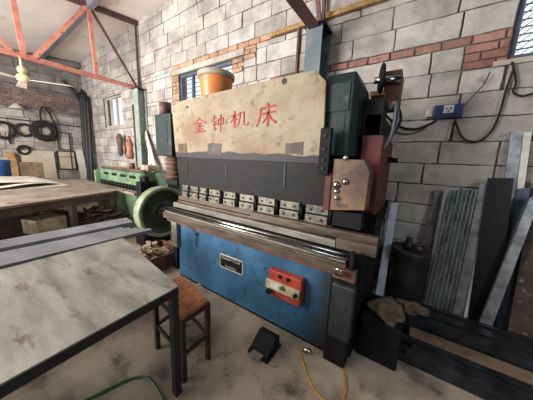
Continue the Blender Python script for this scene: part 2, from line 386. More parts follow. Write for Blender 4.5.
# ------------------------------------------------------------------ columns and trusses
def column(x, label, m, ztop=3.36, dp=.34):
    t = thing('steel_column', label, 'column', (x, D-.18, 0))
    y0, y1 = D-dp, D-.035; a, b = x-.11, x+.11
    MB().box((a, y0, .015), (b, y0+.016, ztop)).build('flange', m, t)
    MB().box((a, y1-.016, .015), (b, y1, ztop)).build('flange', m, t)
    MB().box((x-.008, y0+.016, .015), (x+.008, y1-.016, ztop)).build('web', m, t)
    MB().box((a-.04, y0-.04, 0), (b+.04, y1, .015)).build('base_plate', m, t)
    MB().box((a-.03, y0-.03, ztop), (b+.03, y1, ztop+.02)).build('cap_plate', 'table_frame', t)
    return t
column(-6.10, 'pale green steel column at the wall behind the green shear', 'col_green', 3.24, .25)
column(-1.29, 'blue grey steel column on the wall behind the press brake', 'col_blue', 3.30)
def truss(x, label, chord_m, dark):
    t = thing('roof_truss', label, 'roof truss', (x, D-.2, 3.38))
    zb = 3.29; top = lambda y: roofz(x, y)-.055
    mb = MB(); mb.angle((x, D-.06, zb-.02), (x, -3.05, zb-.02), .075, .01).angle((x, -3.05, zb-.02), (x, D-.06, zb-.02), .075, .01)
    mb.build('bottom_chord', chord_m, t)
    MB().bar((x, D-.05, top(D-.05)), (x, -3.05, top(-3.05)), .09, .09).build('top_chord', dark, t)
    MB().bar((x, D-.08, zb), (x, D-.08, top(D-.08)-.04), .04, .04, (0, 1, 0)).build('end_post', dark, t)
    for (ya, za, yb, zb2, w_, m_) in ((2.16, 1, 2.20, 0, .07, chord_m), (2.12, 1, 1.19, 0, .075, chord_m), (1.04, 1, 1.08, 0, .075, chord_m), (.96, 0, .1, 1, .05, chord_m), (2.2, 1, 3.08, 0, .035, dark),
                                     (-.15, 1, -.1, 0, .07, chord_m), (-.2, 1, -1.3, 0, .07, chord_m), (-1.4, 1, -1.35, 0, .07, chord_m), (-1.45, 0, -2.6, 1, .06, chord_m)):
        P = lambda y, k: (x, y, top(y)-.04 if k else zb+.0)
        MB().bar(P(ya, za), P(yb, zb2), w_, .05, (1, 0, 0)).build('web_member', m_, t)
    return t
truss(-6.22, 'salmon painted steel roof truss over the workbenches, holding the ceiling fan', 'salmon', 'truss_dark')
truss(-1.29, 'dark red steel roof truss ending at the column behind the press brake', 'truss_dark', 'truss_dark')
for y, lab in ((2.17, 'grey steel roof purlin through the joint of the salmon truss'), (.1, 'grey steel roof purlin nearest the camera, at the upper left corner')):
    za, zb = roofz(XE, y), roofz(XR, y)
    mbp = MB().bar((XE+.04, y, za-.075), (XR-.03, y, zb-.075), .10, .14); tag(mbp.build('roof_purlin', 'purlin'), lab, 'purlin')
tag(MB().bar((XE+.09, -3.0, roofz(XE, -3.0)-.12), (XE+.09, D-.06, roofz(XE, D)-.12), .1, .14).build('eave_beam', 'purlin'), 'dark grey beam under the roof along the far end wall', 'beam')

# ------------------------------------------------------------------ press brake
R_ = thing('press_brake', 'large press brake with cream upper panel, dark ram and blue lower front', 'press brake', (-1.55, 2.2, 0))
# lower front
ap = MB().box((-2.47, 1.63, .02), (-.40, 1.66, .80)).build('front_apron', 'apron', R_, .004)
MB().box((-2.46, 1.63, 0), (-.3, 1.655, .02)).build('skirt', 'grease', R_)
pl = MB(); c = .018; x0, x1, z0, z1 = -1.695, -1.345, .385, .55
pl.prism([(x0+c, 1.622, z0), (x1-c, 1.622, z0), (x1, 1.622, z0+c), (x1, 1.622, z1-c), (x1-c, 1.622, z1), (x0+c, 1.622, z1), (x0, 1.622, z1-c), (x0, 1.622, z0+c)], (0, .008, 0))
np_ = pl.build('nameplate', 'plate_white', ap); np_['label'] = 'black nameplate with a white border and small white lettering'
MB().box((x0+.018, 1.618, z0+.018), (x1-.018, 1.622, z1-.018)).build('nameplate_field', 'black', np_)
def marks(mb, xa, xb, z, h, n, y, rnd):
    w_ = (xb-xa)/n
    for i in range(n):
        a = xa+i*w_; t = h*.16
        for k in range(3):
            zz = z+h*(.1+.36*k)
            if rnd.random() < .8: mb.box((a+w_*.12, y, zz), (a+w_*.82, y+.0015, zz+t))
        for k in range(2):
            if rnd.random() < .8: xx = a+w_*(.2+.45*k); mb.box((xx, y-.0002, z), (xx+t, y+.0013, z+h*rnd.uniform(.7, 1)))
rn = random.Random(5); lt = MB()
marks(lt, x0+.04, x1-.04, z1-.05, .022, 8, 1.6165, rn)
marks(lt, x0+.09, x1-.09, z0+.03, .02, 5, 1.6165, rn)
lt.build('lettering', 'plate_white', np_)
# front channel ledge, rods, die table
MB().prism([(-2.70, 1.56, .79), (-2.70, 1.60, .79), (-2.70, 1.60, .865), (-2.70, 1.56, .865)], (2.38, 0, 0)).build('lower_ledge', 'brown_steel', R_, .004)
MB().box((-2.68, 1.60, .74), (-.34, 1.66, .80)).build('ledge_bracket', 'rust', R_, .004)
MB().box((-2.69, 1.58, .865), (-.33, 1.70, .895)).build('rail', 'bar_grey', R_, .004)
for y, z, r in ((1.568, .905, .010), (1.60, .925, .013), (1.635, .915, .011)):
    MB().cyl((-2.71, y, z), (-.31, y, z), r, n=10).build('guide_rod', 'shiny', R_)
MB().box((-2.6, 1.72, .80), (-.4, 1.86, .935)).build('bed', 'grease', R_)
MB().box((-2.62, 1.665, .935), (-.44, 1.86, .995)).build('die_block', 'bar_grey', R_, .005)
MB().box((-2.60, 1.72, .995), (-.55, 1.80, 1.02)).build('die_rail', 'brown_steel', R_, .003)
# ram with clamps and punch
ram = MB().prism([(-2.64, 1.75, 1.66), (-2.60, 1.75, 1.22), (-.50, 1.75, 1.22), (-.50, 1.75, 1.52), (-.61, 1.75, 1.68)], (0, .07, 0)).build('ram', 'ram', R_, .004)
for px, ya, yb in ((187, 162, 176), (226, 165, 180), (285, 163, 188)):
    a = atY(px, ya, 1.746); b = atY(px, yb, 1.746)
    MB().box((a.x-.012, 1.744, b.z), (a.x+.012, 1.7495, a.z)).build('slot', 'black', ram)
MB().box((-2.60, 1.76, 1.02), (-.50, 1.79, 1.22)).build('punch_holder', 'grease', R_)
MB().box((-2.58, 1.72, 1.03), (-.50, 1.76, 1.085)).build('punch', 'brown_steel', R_, .004)
for k, (pa, pb) in enumerate(((181.5, 187.5), (189.5, 197.5), (199, 206), (208.5, 219.5), (223, 235), (239, 254), (257.5, 274.5), (279.5, 299), (305, 328))):
    xa = atY(pa, 150+.2*pa, 1.715).x; xb = atY(pb, 150+.2*pb, 1.715).x; x = (xa+xb)/2; wd = xb-xa-.008
    e = MB().box((x-wd/2, 1.712, 1.085), (x+wd/2, 1.76, 1.155)).build('clamp_plate', 'clamp', R_, .003)
    e2 = MB().box((x-wd/2, 1.722, 1.168), (x+wd/2, 1.75, 1.238)).build('clamp_plate', 'clamp', R_, .003)
    for par, z, y in ((e, 1.12, 1.712), (e2, 1.2, 1.722)):
        for sx in (-.05, .05): MB().cyl((x+sx, y-.006, z), (x+sx, y, z), .011, n=8).build('bolt', 'black', par)
    MB().cyl((xb+.012, 1.735, 1.10), (xb+.012, 1.735, 1.22), .012, n=8).build('adjusting_screw', 'grease', R_)
# cream upper panel
pan = [atY(px, py, 1.745) for px, py in ((176, 157), (172, 112), (174, 105), (178, 102), (184, 100), (299, 73), (315, 70), (326, 81), (322, 164))]
pn = MB().prism([(p.x, 1.745, p.z) for p in pan], (0, .03, 0)).build('upper_panel', 'panel_cream', R_, .003)
for (px, py) in ((284, 81), (187, 107)):
    p = atY(px, py, 1.74); MB().cyl((p.x, 1.7425, p.z), (p.x, 1.75, p.z), .026 if px > 200 else .016, n=14).build('lifting_hole', 'black', pn)
for xa, ya, xb, yb in ((178, 143, 187, 153), (207, 142, 222, 155), (285, 141, 305, 155)):
    a = atY(xa, yb, 1.744); b = atY(xb, ya, 1.744); mx = (a.x+b.x)/2; mz = (a.z+b.z)/2; w2 = (b.x-a.x)/2; h2 = (b.z-a.z)/2
    rq = random.Random(xa); MB().prism([(mx+w2*u*rq.uniform(.85, 1.05), 1.7425, mz+h2*v*rq.uniform(.75, 1.05)) for u, v in ((-1, -1), (0, -1), (1, -1), (1, 0), (1, 1), (.3, 1), (-.4, .9), (-1, .8), (-1, 0))], (0, .004, 0)).build('bare_patch', 'rust' if xa < 200 else 'ram_patch', pn)
# brush-written characters on the panel
def stroke(mb, pts, w0, w1, org, sx, sz, sh):
    n = len(pts); Lp = []; Rp = []
    for i, (x, z) in enumerate(pts):
        x2, z2 = pts[min(i+1, n-1)]; x1_, z1_ = pts[max(i-1, 0)]
        d = Vector((x2-x1_, z2-z1_)); d.normalize(); nn = Vector((-d.y, d.x)); t = i/(n-1); w_ = (w0*(1-t)+w1*t)
        for lst, s_ in ((Lp, 1), (Rp, -1)):
            X = x+nn.x*w_*s_; Z = z+nn.y*w_*s_
            lst.append((org[0]+X*sx, 1.7395, org[1]+(Z+X*sh)*sz))
    mb.prism(Lp+Rp[::-1], (0, .007, 0))
CH = {
 'jin': [([(.5, 1), (.38, .82), (.2, .68), (.02, .58)], .05, .02), ([(.5, .98), (.65, .8), (.82, .68), (1, .62)], .03, .06), ([(.3, .6), (.68, .62)], .03, .04), ([(.2, .42), (.8, .44)], .03, .04), ([(.5, .62), (.5, .08)], .05, .04), ([(.28, .3), (.36, .18)], .03, .04), ([(.74, .32), (.64, .18)], .04, .02), ([(.08, .04), (.92, .06)], .05, .05)],
 'zhong': [([(.22, 1), (.14, .82), (.02, .68)], .05, .02), ([(.14, .8), (.36, .84)], .03, .03), ([(.08, .62), (.36, .65)], .03, .03), ([(.04, .44), (.38, .47)], .03, .03), ([(.21, .62), (.2, .1), (.36, .2)], .05, .02), ([(.5, .72), (.52, .38)], .04, .04), ([(.5, .72), (.94, .78), (.9, .42)], .035, .04), ([(.52, .4), (.9, .43)], .03, .03), ([(.72, 1), (.71, .5), (.7, -.04)], .05, .03)],
 'ji': [([(.02, .7), (.46, .76)], .04, .03), ([(.25, 1), (.25, .5), (.24, 0)], .045, .045), ([(.24, .68), (.14, .48), (.0, .32)], .04, .015), ([(.26, .62), (.4, .48)], .02, .045), ([(.56, .84), (.54, .5), (.48, .24), (.38, .06)], .045, .02), ([(.56, .84), (.78, .88), (.77, .4), (.8, .1), (.98, .08), (1.02, .24)], .04, .03)],
 'chuang': [([(.52, 1.04), (.6, .9)], .03, .055), ([(.2, .82), (.95, .88)], .035, .035), ([(.22, .82), (.18, .45), (.1, .18), (0, .02)], .045, .02), ([(.3, .58), (.94, .62)], .035, .035), ([(.6, .78), (.6, .4), (.58, -.02)], .045, .045), ([(.57, .56), (.48, .34), (.32, .14)], .04, .02), ([(.62, .54), (.76, .3), (1.0, .12)], .03, .06)],
}
for key, (xa, ya, xb, yb) in (('jin', (193, 116, 206, 133)), ('zhong', (212, 113, 224, 132)), ('ji', (230, 108, 248, 128)), ('chuang', (256, 101, 277, 127))):
    a = atY(xa, yb, 1.74); b = atY(xb, ya, 1.74); mbc = MB()
    for pts, w0, w1 in CH[key]: stroke(mbc, pts, w0*1.0, w1*1.0, (a.x, a.z+.0), (b.x-a.x), (b.z-a.z)*.93, .03)
    mbc.build('painted_character', 'paint_red', pn)
# body behind the panel
MB().box((-2.60, 1.785, 1.70), (-.66, 1.97, 2.22)).build('upper_beam', 'teal', R_)
MB().box((-2.62, 1.80, 2.22), (-.68, 2.35, 2.26)).build('top_plate', 'rust', R_)
for x0, x1 in ((-2.72, -2.63), (-.39, -.235)):
    lowf = [(1.70, .0), (2.85, .0), (2.85, 1.15), (2.25, 1.15), (2.25, .92), (1.70, .92)]
    MB().prism([(x0, y, z) for y, z in lowf], (x1-x0, 0, 0)).build('lower_frame', 'grease', R_, .006)
    MB().prism([(x0, y, z) for y, z in [(1.97, 1.19), (2.1, 1.15), (2.85, 1.15), (2.85, 1.83), (1.97, 1.83)]], (x1-x0, 0, 0)).build('side_frame', 'red_frame', R_, .006)
    MB().prism([(x0, y, z) for y, z in [(2.0, 1.83), (2.85, 1.83), (2.85, 2.0), (2.0, 2.0)]], (x1-x0-.03, 0, 0)).build('top_frame', 'grease', R_, .006)
MB().box((-2.55, 2.55, .2), (-.4, 2.6, 1.9)).build('back_plate', 'teal', R_)
# left cylinder
lh = MB().box((-3.07, 1.72, 1.60), (-2.70, 2.1, 2.15)).build('cylinder_housing', 'teal', R_, .01)
MB().box((-3.02, 1.715, 1.75), (-2.78, 1.721, 2.05)).build('cover', 'teal', lh)
MB().cyl((-2.93, 1.80, 2.15), (-2.93, 1.80, 2.31), .075, n=20).build('rod_cap', 'truss_dark', R_)
lp = MB().cyl((-2.86, 1.86, 1.28), (-2.86, 1.86, 1.64), .10, n=20)
for k in range(6): lp.lathe((-2.86, 1.86, 1.30+k*.06), [(.10, 0), (.118, .006), (.118, .022), (.10, .028)])
o = lp.build('piston', 'rust', R_); o['label'] = 'rusty ribbed piston sleeve'
MB().box((-3.0, 1.80, 1.2), (-2.72, 1.96, 1.28)).build('cylinder_foot', 'grease', R_, .006)
# right cylinder housing
prof = [(-.68, 1.80), (-.46, 1.80), (-.42, 1.86), (-.42, 2.2), (-.68, 2.2)]
rh = MB().prism([(x, y, 1.655) for x, y in prof], (0, 0, .55)).add([(-.68, 1.80, 2.205), (-.46, 1.80, 2.205), (-.42, 1.86, 2.205), (-.42, 2.2, 2.205), (-.68, 2.2, 2.205), (-.68, 1.84, 2.29), (-.46, 1.84, 2.29), (-.46, 2.16, 2.29), (-.68, 2.16, 2.29)],
    [(0, 1, 6, 5), (1, 2, 3, 7, 6), (3, 4, 8, 7), (4, 0, 5, 8), (5, 6, 7, 8), (0, 4, 3, 2, 1)]).build('cylinder_housing', 'teal', R_, .006)
MB().box((-.66, 1.79, 2.0), (-.48, 1.80, 2.2)).build('cover', 'teal', rh)
MB().box((-.62, 1.795, 1.68), (-.5, 1.80, 1.97)).build('cover', 'teal', rh)
# vertical guide bar
gb = MB().box((-.64, 1.67, 1.50), (-.555, 1.72, 1.86)).build('guide_bar', 'grease', R_, .004)
for z in (1.55, 1.62, 1.7, 1.8): MB().cyl((-.6, 1.66, z), (-.6, 1.67, z), .014, n=8).build('bolt', 'black', gb)
MB().box((-.58, 1.70, 1.22), (-.53, 1.73, 1.52)).build('guide_strip', 'red_frame', R_, .004)
eb = MB().prism([(x, 1.71, z) for x, z in ((-.53, 1.22), (-.265, 1.26), (-.26, 1.54), (-.31, 1.63), (-.53, 1.63))], (0, .17, 0)).build('ram_end_block', 'eb_mat' if 'eb_mat' in M else mat('eb_mat', (128, 100, 74), (72, 50, 46), 2.2, .6, spot=(44, 36, 36), slo=.55, shi=.64, sscale=4), R_, .006)
for x, z, r in ((-.49, 1.43, .028), (-.425, 1.46, .024), (-.485, 1.38, .02), (-.48, 1.33, .018), (-.44, 1.64, .02)):
    MB().lathe((x, 1.71, z), [(r, 0), (r, .012), (r*.6, .022), (0, .024)], (0, -1, 0), 12).build('bolt', 'shiny', eb)
MB().box((-.52, 1.74, 1.09), (-.28, 1.86, 1.22)).build('ram_foot', 'grease', R_, .006)
# bearing wheel, motor box and cables at the top right
hw = MB().lathe((-.345, 2.25, 2.33), [(.02, -.02), (.105, -.018), (.125, -.012), (.125, .012), (.105, .018), (.03, .02)], (1, .25, 0), 28)
o = hw.build('belt_pulley', 'grease', R_)
MB().cyl((-.40, 2.24, 2.33), (-.20, 2.29, 2.33), .03, n=14).build('pulley_shaft', 'shiny', R_)
MB().box((-.33, 2.32, 2.12), (-.20, 2.62, 2.42)).build('motor_box', 'rust', R_, .006)
MB().box((-.42, 2.22, 2.20), (-.31, 2.6, 2.235)).build('motor_bracket', 'wood', R_, .003)
MB().cyl((-.36, 2.2, 2.12), (-.30, 2.2, 2.12), .045, n=14).build('brass_fitting', 'wood', R_)
MB().box((-.42, 2.0, 1.82), (-.26, 2.2, 2.12)).build('valve_block', 'grease', R_, .005)
for k in range(3):
    y = 2.1+.05*k
    MB().tube([(-.24, y, 2.05), (-.2, y, 2.1), (-.19+.02*k, y, 1.98), (-.2, y, 1.84), (-.24, y, 1.74)], .011).build('hydraulic_hose', 'galv' if k < 2 else 'rubber', R_)
MB().box((-.26, 2.5, 1.62), (-.20, 2.7, 1.68)).cyl((-.2, 2.6, 1.65), (-.15, 2.6, 1.65), .025, n=10).build('latch', 'black', R_)
# red control box
cb = MB().box((-.985, 1.555, .365), (-.655, 1.63, .615)).build('control_box', 'box_red', R_, .008); cb['label'] = 'orange red control box with push buttons'
MB().box((-1.0, 1.535, .44), (-.66, 1.555, .525)).build('button_plate', 'cream', cb, .003)
for x, z in ((-.78, .585), (-.86, .585)): MB().cyl((x, 1.54, z), (x, 1.555, z), .016, n=10).build('hole_cover', 'grease', cb)
MB().cyl((-.955, 1.51, .42), (-.955, 1.555, .42), .026, n=14).build('selector_knob', 'black', cb)
MB().cyl((-.69, 1.51, .48), (-.69, 1.535, .48), .018, n=14).build('push_button', 'black', cb)
MB().cyl((-.82, 1.515, .50), (-.82, 1.535, .50), .018, n=14).build('push_button', 'hose_green', cb)
MB().box((-.94, 1.532, .46), (-.86, 1.535, .505)).build('plate_label', 'white_plastic', cb)
# right end leg with grey box
MB().box((-.42, 1.56, .0), (-.25, 1.70, .79)).build('end_leg', 'grease', R_, .006)
MB().box((-.385, 1.48, .30), (-.225, 1.56, .74)).build('junction_box', mat('box_grey', (44, 50, 48), (30, 34, 34), 5, .5, spot=(22, 22, 22)), R_, .015)
MB().box((-.40, 1.52, .76), (-.24, 1.60, .84)).build('end_bracket', 'rust', R_, .006)
MB().tube([(-.35, 1.50, .80), (-.37, 1.47, .83), (-.35, 1.45, .87), (-.32, 1.46, .85), (-.33, 1.49, .81)], .012).build('hook', 'shiny', R_)
MB().box((-.30, 1.555, .80), (-.27, 1.61, .97)).build('end_stop', 'grease', R_, .005)
MB().box((-2.56, 1.58, .42), (-2.44, 1.62, .76)).build('left_bracket', 'bar_grey', R_, .006)
MB().tube([(-2.14, 1.615, .74), (-2.10, 1.61, .67), (-2.07, 1.61, .71), (-2.09, 1.61, .60), (-2.07, 1.61, .52)], .006).build('wire_hook', 'black', R_)

# long loose bars lying on the bed, sticking out at the right
bb_ = MB().box((-1.3, 1.66+.0, 1.0211), (-.145, 1.72, 1.0211+.062)); tag(bb_.build('steel_bar', 'brown_steel', bevel=.004), 'long brown bar jutting out at the right end of the press, upper of two', 'bar', 'loose bars at the right end of the press')
bb_ = MB().box((-.435, 1.66, .935), (-.145, 1.76, 1.02)); tag(bb_.build('steel_bar', 'brown_steel', bevel=.004), 'short brown block jutting out at the right end of the press, lower of two', 'bar', 'loose bars at the right end of the press')

# bucket
bk = thing('paint_bucket', 'orange plastic bucket with a pale rim standing on top of the press brake', 'bucket', (-2.20, 2.05, 2.26))
MB().lathe((-2.20, 2.05, 2.26), [(.168, 0), (.178, .02), (.205, .29), (.208, .32), (.195, .32), (.155, .04), (0, .04)]).build('body', 'orange', bk)
MB().lathe((-2.20, 2.05, 2.26), [(.21, .30), (.226, .305), (.23, .355), (.215, .365), (0, .368)]).build('lid', 'lid', bk)

# ------------------------------------------------------------------ green shear behind left
S = thing('sheet_metal_shear', 'old green sheet metal shear with slotted front beam and big flywheel', 'shear', (-5.2, 2.5, 0))
MB().box((-6.28, 2.10, .99), (-4.28, 2.2, 1.25)).build('slotted_beam', 'green', S, .01)
for x in (-5.92, -5.50, -5.08, -4.66):
    MB().prism([(x-.12, 2.09, 1.13), (x+.10, 2.09, 1.13), (x+.14, 2.09, 1.16), (x+.12, 2.09, 1.185), (x-.10, 2.09, 1.185), (x-.14, 2.09, 1.16)], (0, .008, 0)).build('slot', 'black', S)
MB().box((-6.25, 2.1, 1.25), (-4.2, 2.75, 1.285)).build('top_plate', 'green_dark', S, .004)
MB().box((-6.0, 2.13, 1.285), (-4.3, 2.2, 1.31)).build('top_rod', 'rust', S)
for i in range(14):
    x = -6.15+i*.138; MB().cyl((x, 2.07, .905), (x, 2.07, 1.0), .03, n=10).build('hold_down_foot', 'grease', S)
MB().box((-6.28, 2.12, .86), (-4.25, 2.2, .99)).build('blade_beam', 'grease', S)
MB().prism([(-4.28, 2.10, .845), (-4.28, 1.93, .845), (-4.83, 1.92, .845), (-5.4, 1.74, .845), (-7.5, 1.78, .845), (-7.5, 2.10, .845)], (0, 0, .045)).build('work_table', 'bench_top', S, .004)
MB().box((-5.3, 2.0, .0), (-4.25, 2.08, .84)).build('front_panel', 'green', S, .008)
MB().prism([(-4.28, y, z) for y, z in ((2.0, 0), (2.95, 0), (2.95, 1.15), (2.3, 1.3), (2.0, 1.2))], (.09, 0, 0)).build('side_frame', 'green', S, .008)
MB().prism([(-6.37, y, z) for y, z in ((2.0, 0), (2.95, 0), (2.95, 1.15), (2.3, 1.3), (2.0, 1.2))], (.09, 0, 0)).build('side_frame', 'green', S, .008)
MB().box((-4.19, 1.93, .78), (-4.02, 2.2, 1.12)).cyl((-4.1, 2.06, 1.12), (-4.1, 2.06, 1.22), .06).build('gearbox', 'grease', S, .01)
MB().box((-4.1, 2.25, 1.0), (-3.7, 2.6, 1.28)).build('motor', 'green_dark', S, .02)
fc = (-3.5, 2.05, .64)
fw = MB().lathe(fc, [(.43, -.16), (.43, 0), (.375, 0), (.36, -.05), (.10, -.05), (.09, .05), (0, .05)], (1, 0, 0), 48).build('flywheel', 'green_dark', S)
MB().lathe(fc, [(.432, -.165), (.44, -.15), (.44, .0), (.425, .012), (.38, .012), (.38, -.01), (.42, -.02), (.42, -.165)], (1, 0, 0), 48).build('rim', 'rim', fw)
MB().lathe(fc, [(.13, -.04), (.13, .05), (.06, .06), (.06, .12), (0, .12)], (1, 0, 0), 24).build('hub', 'grease', fw)
MB().cyl((-4.2, 2.06, .64), (-3.66, 2.06, .64), .06).build('shaft', 'grease', S)
MB().box((-4.05, 1.8, 0), (-3.75, 2.3, .2)).build('wheel_base', 'grease', S, .01)
# things on the shear
tag(MB().box((-4.75, 2.3, 1.2851), (-4.45, 2.55, 1.40)).build('cardboard_box', 'scrap', bevel=.008), 'small pale cardboard box on top of the green shear near its right end', 'box')
tag(MB().lathe((-5.15, 2.32, 1.2851), [(.06, 0), (.06, .13), (.05, .14), (0, .14)], n=16).build('paint_tin', 'rust'), 'small rusty tin on top of the green shear left of the cardboard box', 'tin')
tag(MB().bar((-6.1, 2.42, 1.2961), (-5.3, 2.55, 1.2961), .12, .02).build('wood_plank', 'wood'), 'thin tan plank lying across the top of the green shear', 'plank')
for k, (px0, py0, px1, py1, Y, w_, m_, lab) in enumerate((
    (145, 132, 156, 172, 3.0, .16, 'white_sheet', 'white board leaning steeply behind the right end of the green shear'),
    (149.5, 150, 150, 172, 3.0, .14, 'white_sheet', 'short pale board leaning behind the green shear, left of the steep white one'))):
    a = atY(px0, py0, Y+.11); b_ = atY(px1, py1, Y)
    b_ = a+(b_-a)*((a.z-.01)/(a.z-b_.z))
    tag(MB().bar((a.x, a.y, a.z), (b_.x, b_.y, 0.02), w_, .02, (0, 1, .1)).build('leaning_board', m_), lab, 'board')
rp_ = atY(130, 104, 3.0)
pt = thing('rusty_pole', 'thin rusty pole standing at the wall behind the green shear', 'pole', (rp_.x, 3.08, 0))
MB().cyl((rp_.x, 3.08, 0), (rp_.x, 3.08, rp_.z), .03, n=10).build('shaft', 'rust', pt)
MB().box((rp_.x-.1, 3.0, 0), (rp_.x+.1, 3.14, .02)).build('foot', 'rust', pt)
rg = MB(); rr = random.Random(9)
c0 = atY(131, 148, 2.95)
prf = [(.03, .62), (.06, .55), (.09, .4), (.08, .25), (.11, .1), (.08, 0)]
rg.lathe((c0.x, 2.92, c0.z-.3), [(r*rr.uniform(.8, 1.1), z) for r, z in prf[::-1]], n=9)
tag(rg.build('work_jacket', mat('rag', (176, 120, 96), (128, 82, 68), 5, .9, bump=.5)), 'rust brown work clothes hanging bunched on the rusty pole', 'clothes')
c1 = atY(123, 143, 3.1)
tag(MB().lathe((c1.x, 3.02, c1.z-.3), [(.02, -.1), (.08, 0), (.07, .2), (.10, .4), (.05, .55), (0, .57)], n=10).build('hanging_bag', 'scrap_dark'), 'dark grey bag hanging on the wall below the far window', 'bag')

# ------------------------------------------------------------------ workbench left
e0 = Vector((-3.52, -1.42)); e1 = Vector((-4.82, 1.88)); eu = (e1-e0).normalized(); en = Vector((-eu.y, eu.x))
if en.x > 0: en = -en
def bp_(s, t, z): p = e0+eu*s+en*t; return Vector((p.x, p.y, z))
LB = (e1-e0).length
B = thing('workbench', 'long grey steel topped workbench with red brown frame and open shelf', 'workbench', (-5.2, .2, 0))
MB().prism([bp_(0, 0, .86), bp_(LB, 0, .86), bp_(LB+.02, .5, .86), bp_(4.35, 2.5, .86), bp_(4.35, 3.4, .86), bp_(0, 3.4, .86)], (0, 0, .035)).build('bench_top', 'bench_top', B, .004)
MB().prism([bp_(0, .02, .74), bp_(LB, .02, .74), bp_(LB, .09, .74), bp_(0, .09, .74)], (0, 0, .12)).build('front_rail', 'bench_steel', B, .004)
MB().prism([bp_(0, 3.3, .74), bp_(LB, 3.3, .74), bp_(LB, 3.37, .74), bp_(0, 3.37, .74)], (0, 0, .12)).build('rear_rail', 'bench_steel', B)
for s in (.05, 1.5, LB-.85, LB-.10):
    for t in (.03, 3.25):
        MB().prism([bp_(s, t, 0), bp_(s+.08, t, 0), bp_(s+.08, t+.08, 0), bp_(s, t+.08, 0)], (0, 0, .74)).build('leg', 'bench_steel', B)
MB().prism([bp_(0, .12, .34), bp_(LB, .12, .34), bp_(LB, 2.3, .34), bp_(0, 2.3, .34)], (0, 0, .025)).build('shelf', 'bench_steel', B)
for i, (s0, s1, t0, t1, z, lab) in enumerate(((.3, 3.65, 1.40, 3.2, .897, 'lowest broad white sheet on the workbench'), (.5, 3.55, 1.48, 3.1, .940, 'middle white sheet of the pile on the workbench'), (.2, 3.35, 1.6, 3.0, .983, 'topmost wavy white sheet of the pile on the workbench'))):
    n = 14; vs = []; r2 = random.Random(i)
    for a in range(n+1):
        for t in (t0, t1):
            h = .012*math.sin(a*1.1+i)+.012; vs.append(bp_(s0+(s1+(.55 if t == t1 else 0)-s0)*a/n, t+.04*math.sin(a*.9+i*2), z+h*(1.5 if i else 0)))
    m_ = len(vs); vs2 = vs+[v+Vector((0, 0, .008)) for v in vs]; fs = []
    for a in range(n):
        k = 2*a; fs += [(k, k+1, k+3, k+2), (m_+k, m_+k+2, m_+k+3, m_+k+1), (k, k+2, m_+k+2, m_+k), (k+1, m_+k+1, m_+k+3, k+3)]
    fs += [(0, m_, m_+1, 1), (m_-2, m_-1, 2*m_-1, 2*m_-2)]
    tag(MB().add(vs2, fs).build('metal_sheet', 'white_sheet'), lab, 'metal sheet', 'white sheets piled on the workbench')
# boxes on the bench shelf
def obox(name, s, t, z, ls, lt_, h, m_, label, cat, group=None):
    return tag(MB().prism([bp_(s, t, z), bp_(s+ls, t, z), bp_(s+ls, t+lt_, z), bp_(s, t+lt_, z)], (0, 0, h)).build(name, m_, bevel=.006), label, cat, group)
obox('carton', 2.28, .14, .366, .40, .3, .22, 'cream', 'cream carton on the bench shelf, seen between the legs', 'carton')
obox('crate', 1.0, .35, .366, .5, .4, .26, 'table_frame', 'dark crate on the bench shelf left of the cream carton', 'crate')
def heap(name, cx, cy, z0, rx, ry, h, n, m_, label, size=.14, seed=1):
    r2 = random.Random(seed); mb = MB()
    for i in range(n):
        a = r2.uniform(0, 2*PI); q = math.sqrt(r2.random()); x = cx+rx*q*math.cos(a); y = cy+ry*q*math.sin(a); zz = z0+.005+h*(1-q)*r2.uniform(.3, 1)
        L_ = size*r2.uniform(.4, 1.3); w_ = size*r2.uniform(.15, .6); yaw = r2.uniform(0, PI); tl = r2.uniform(-.3, .3)
        u = Vector((math.cos(yaw)*math.cos(tl), math.sin(yaw)*math.cos(tl), abs(math.sin(tl)))); v = Vector((-math.sin(yaw), math.cos(yaw), r2.uniform(0, .3)))
        p = Vector((x, y, zz)); mb.prism([p, p+u*L_, p+u*L_+v*w_, p+v*w_], (0, 0, .006))
    return tag(mb.build(name, m_), label, 'scrap', None, 'stuff')
heap('scrap_heap', -4.75, 1.42, .366, .22, .36, .28, 160, 'scrap_dark', 'dark heap of metal offcuts on the bench shelf near the green shear', .2, 2)
heap('scrap_heap', -5.6, .9, .366, .3, .3, .14, 70, 'scrap_dark', 'low pile of dark offcuts far back on the bench shelf', .16, 3)

# long steel profiles on trestles
for y, lab in ((.55, 'dark steel trestle under the long grey profiles, nearer the scrap crate'), (-.8, 'dark steel trestle under the long grey profiles, beyond the left picture edge')):
    t = thing('trestle', lab, 'trestle', (-2.75, y, 0), 'trestles')
    MB().box((-3.1, y-.03, .66), (-2.36, y+.03, .72)).build('top_rail', 'table_frame', t)
    for x in (-3.02, -2.44):
        for dy in (-.16, .16): MB().bar((x, y, .67), (x, y+dy, .0), .04, .03, (1, 0, 0)).build('leg', 'table_frame', t)
gi = 0
def chan(name, p0, p1, w_, h, m_, label, group, cat='steel profile'):
    return tag(MB().channel(p0, p1, w_, h).build(name, m_), label, cat, group)
names5 = ['first', 'second', 'third', 'fourth', 'fifth', 'sixth', 'seventh', 'eighth']
for k in range(4):
    x = -3.04+.066*k
    chan('steel_profile', (x, 1.27-.012*k, .722), (x+.01, -1.6, .722), .062, .055, 'galv', 'light grey channel in the higher group on the trestles, %s from the bench side' % names5[k], 'long grey channels on the trestles')
for k in range(5):
    x = -2.73+.068*k
    chan('steel_profile', (x, 1.08+.045*k, .722), (x+.01, -1.6, .722), .064, .035, 'galv', 'grey blue channel in the lower group on the trestles, %s from the bench side' % names5[k], 'long grey channels on the trestles')

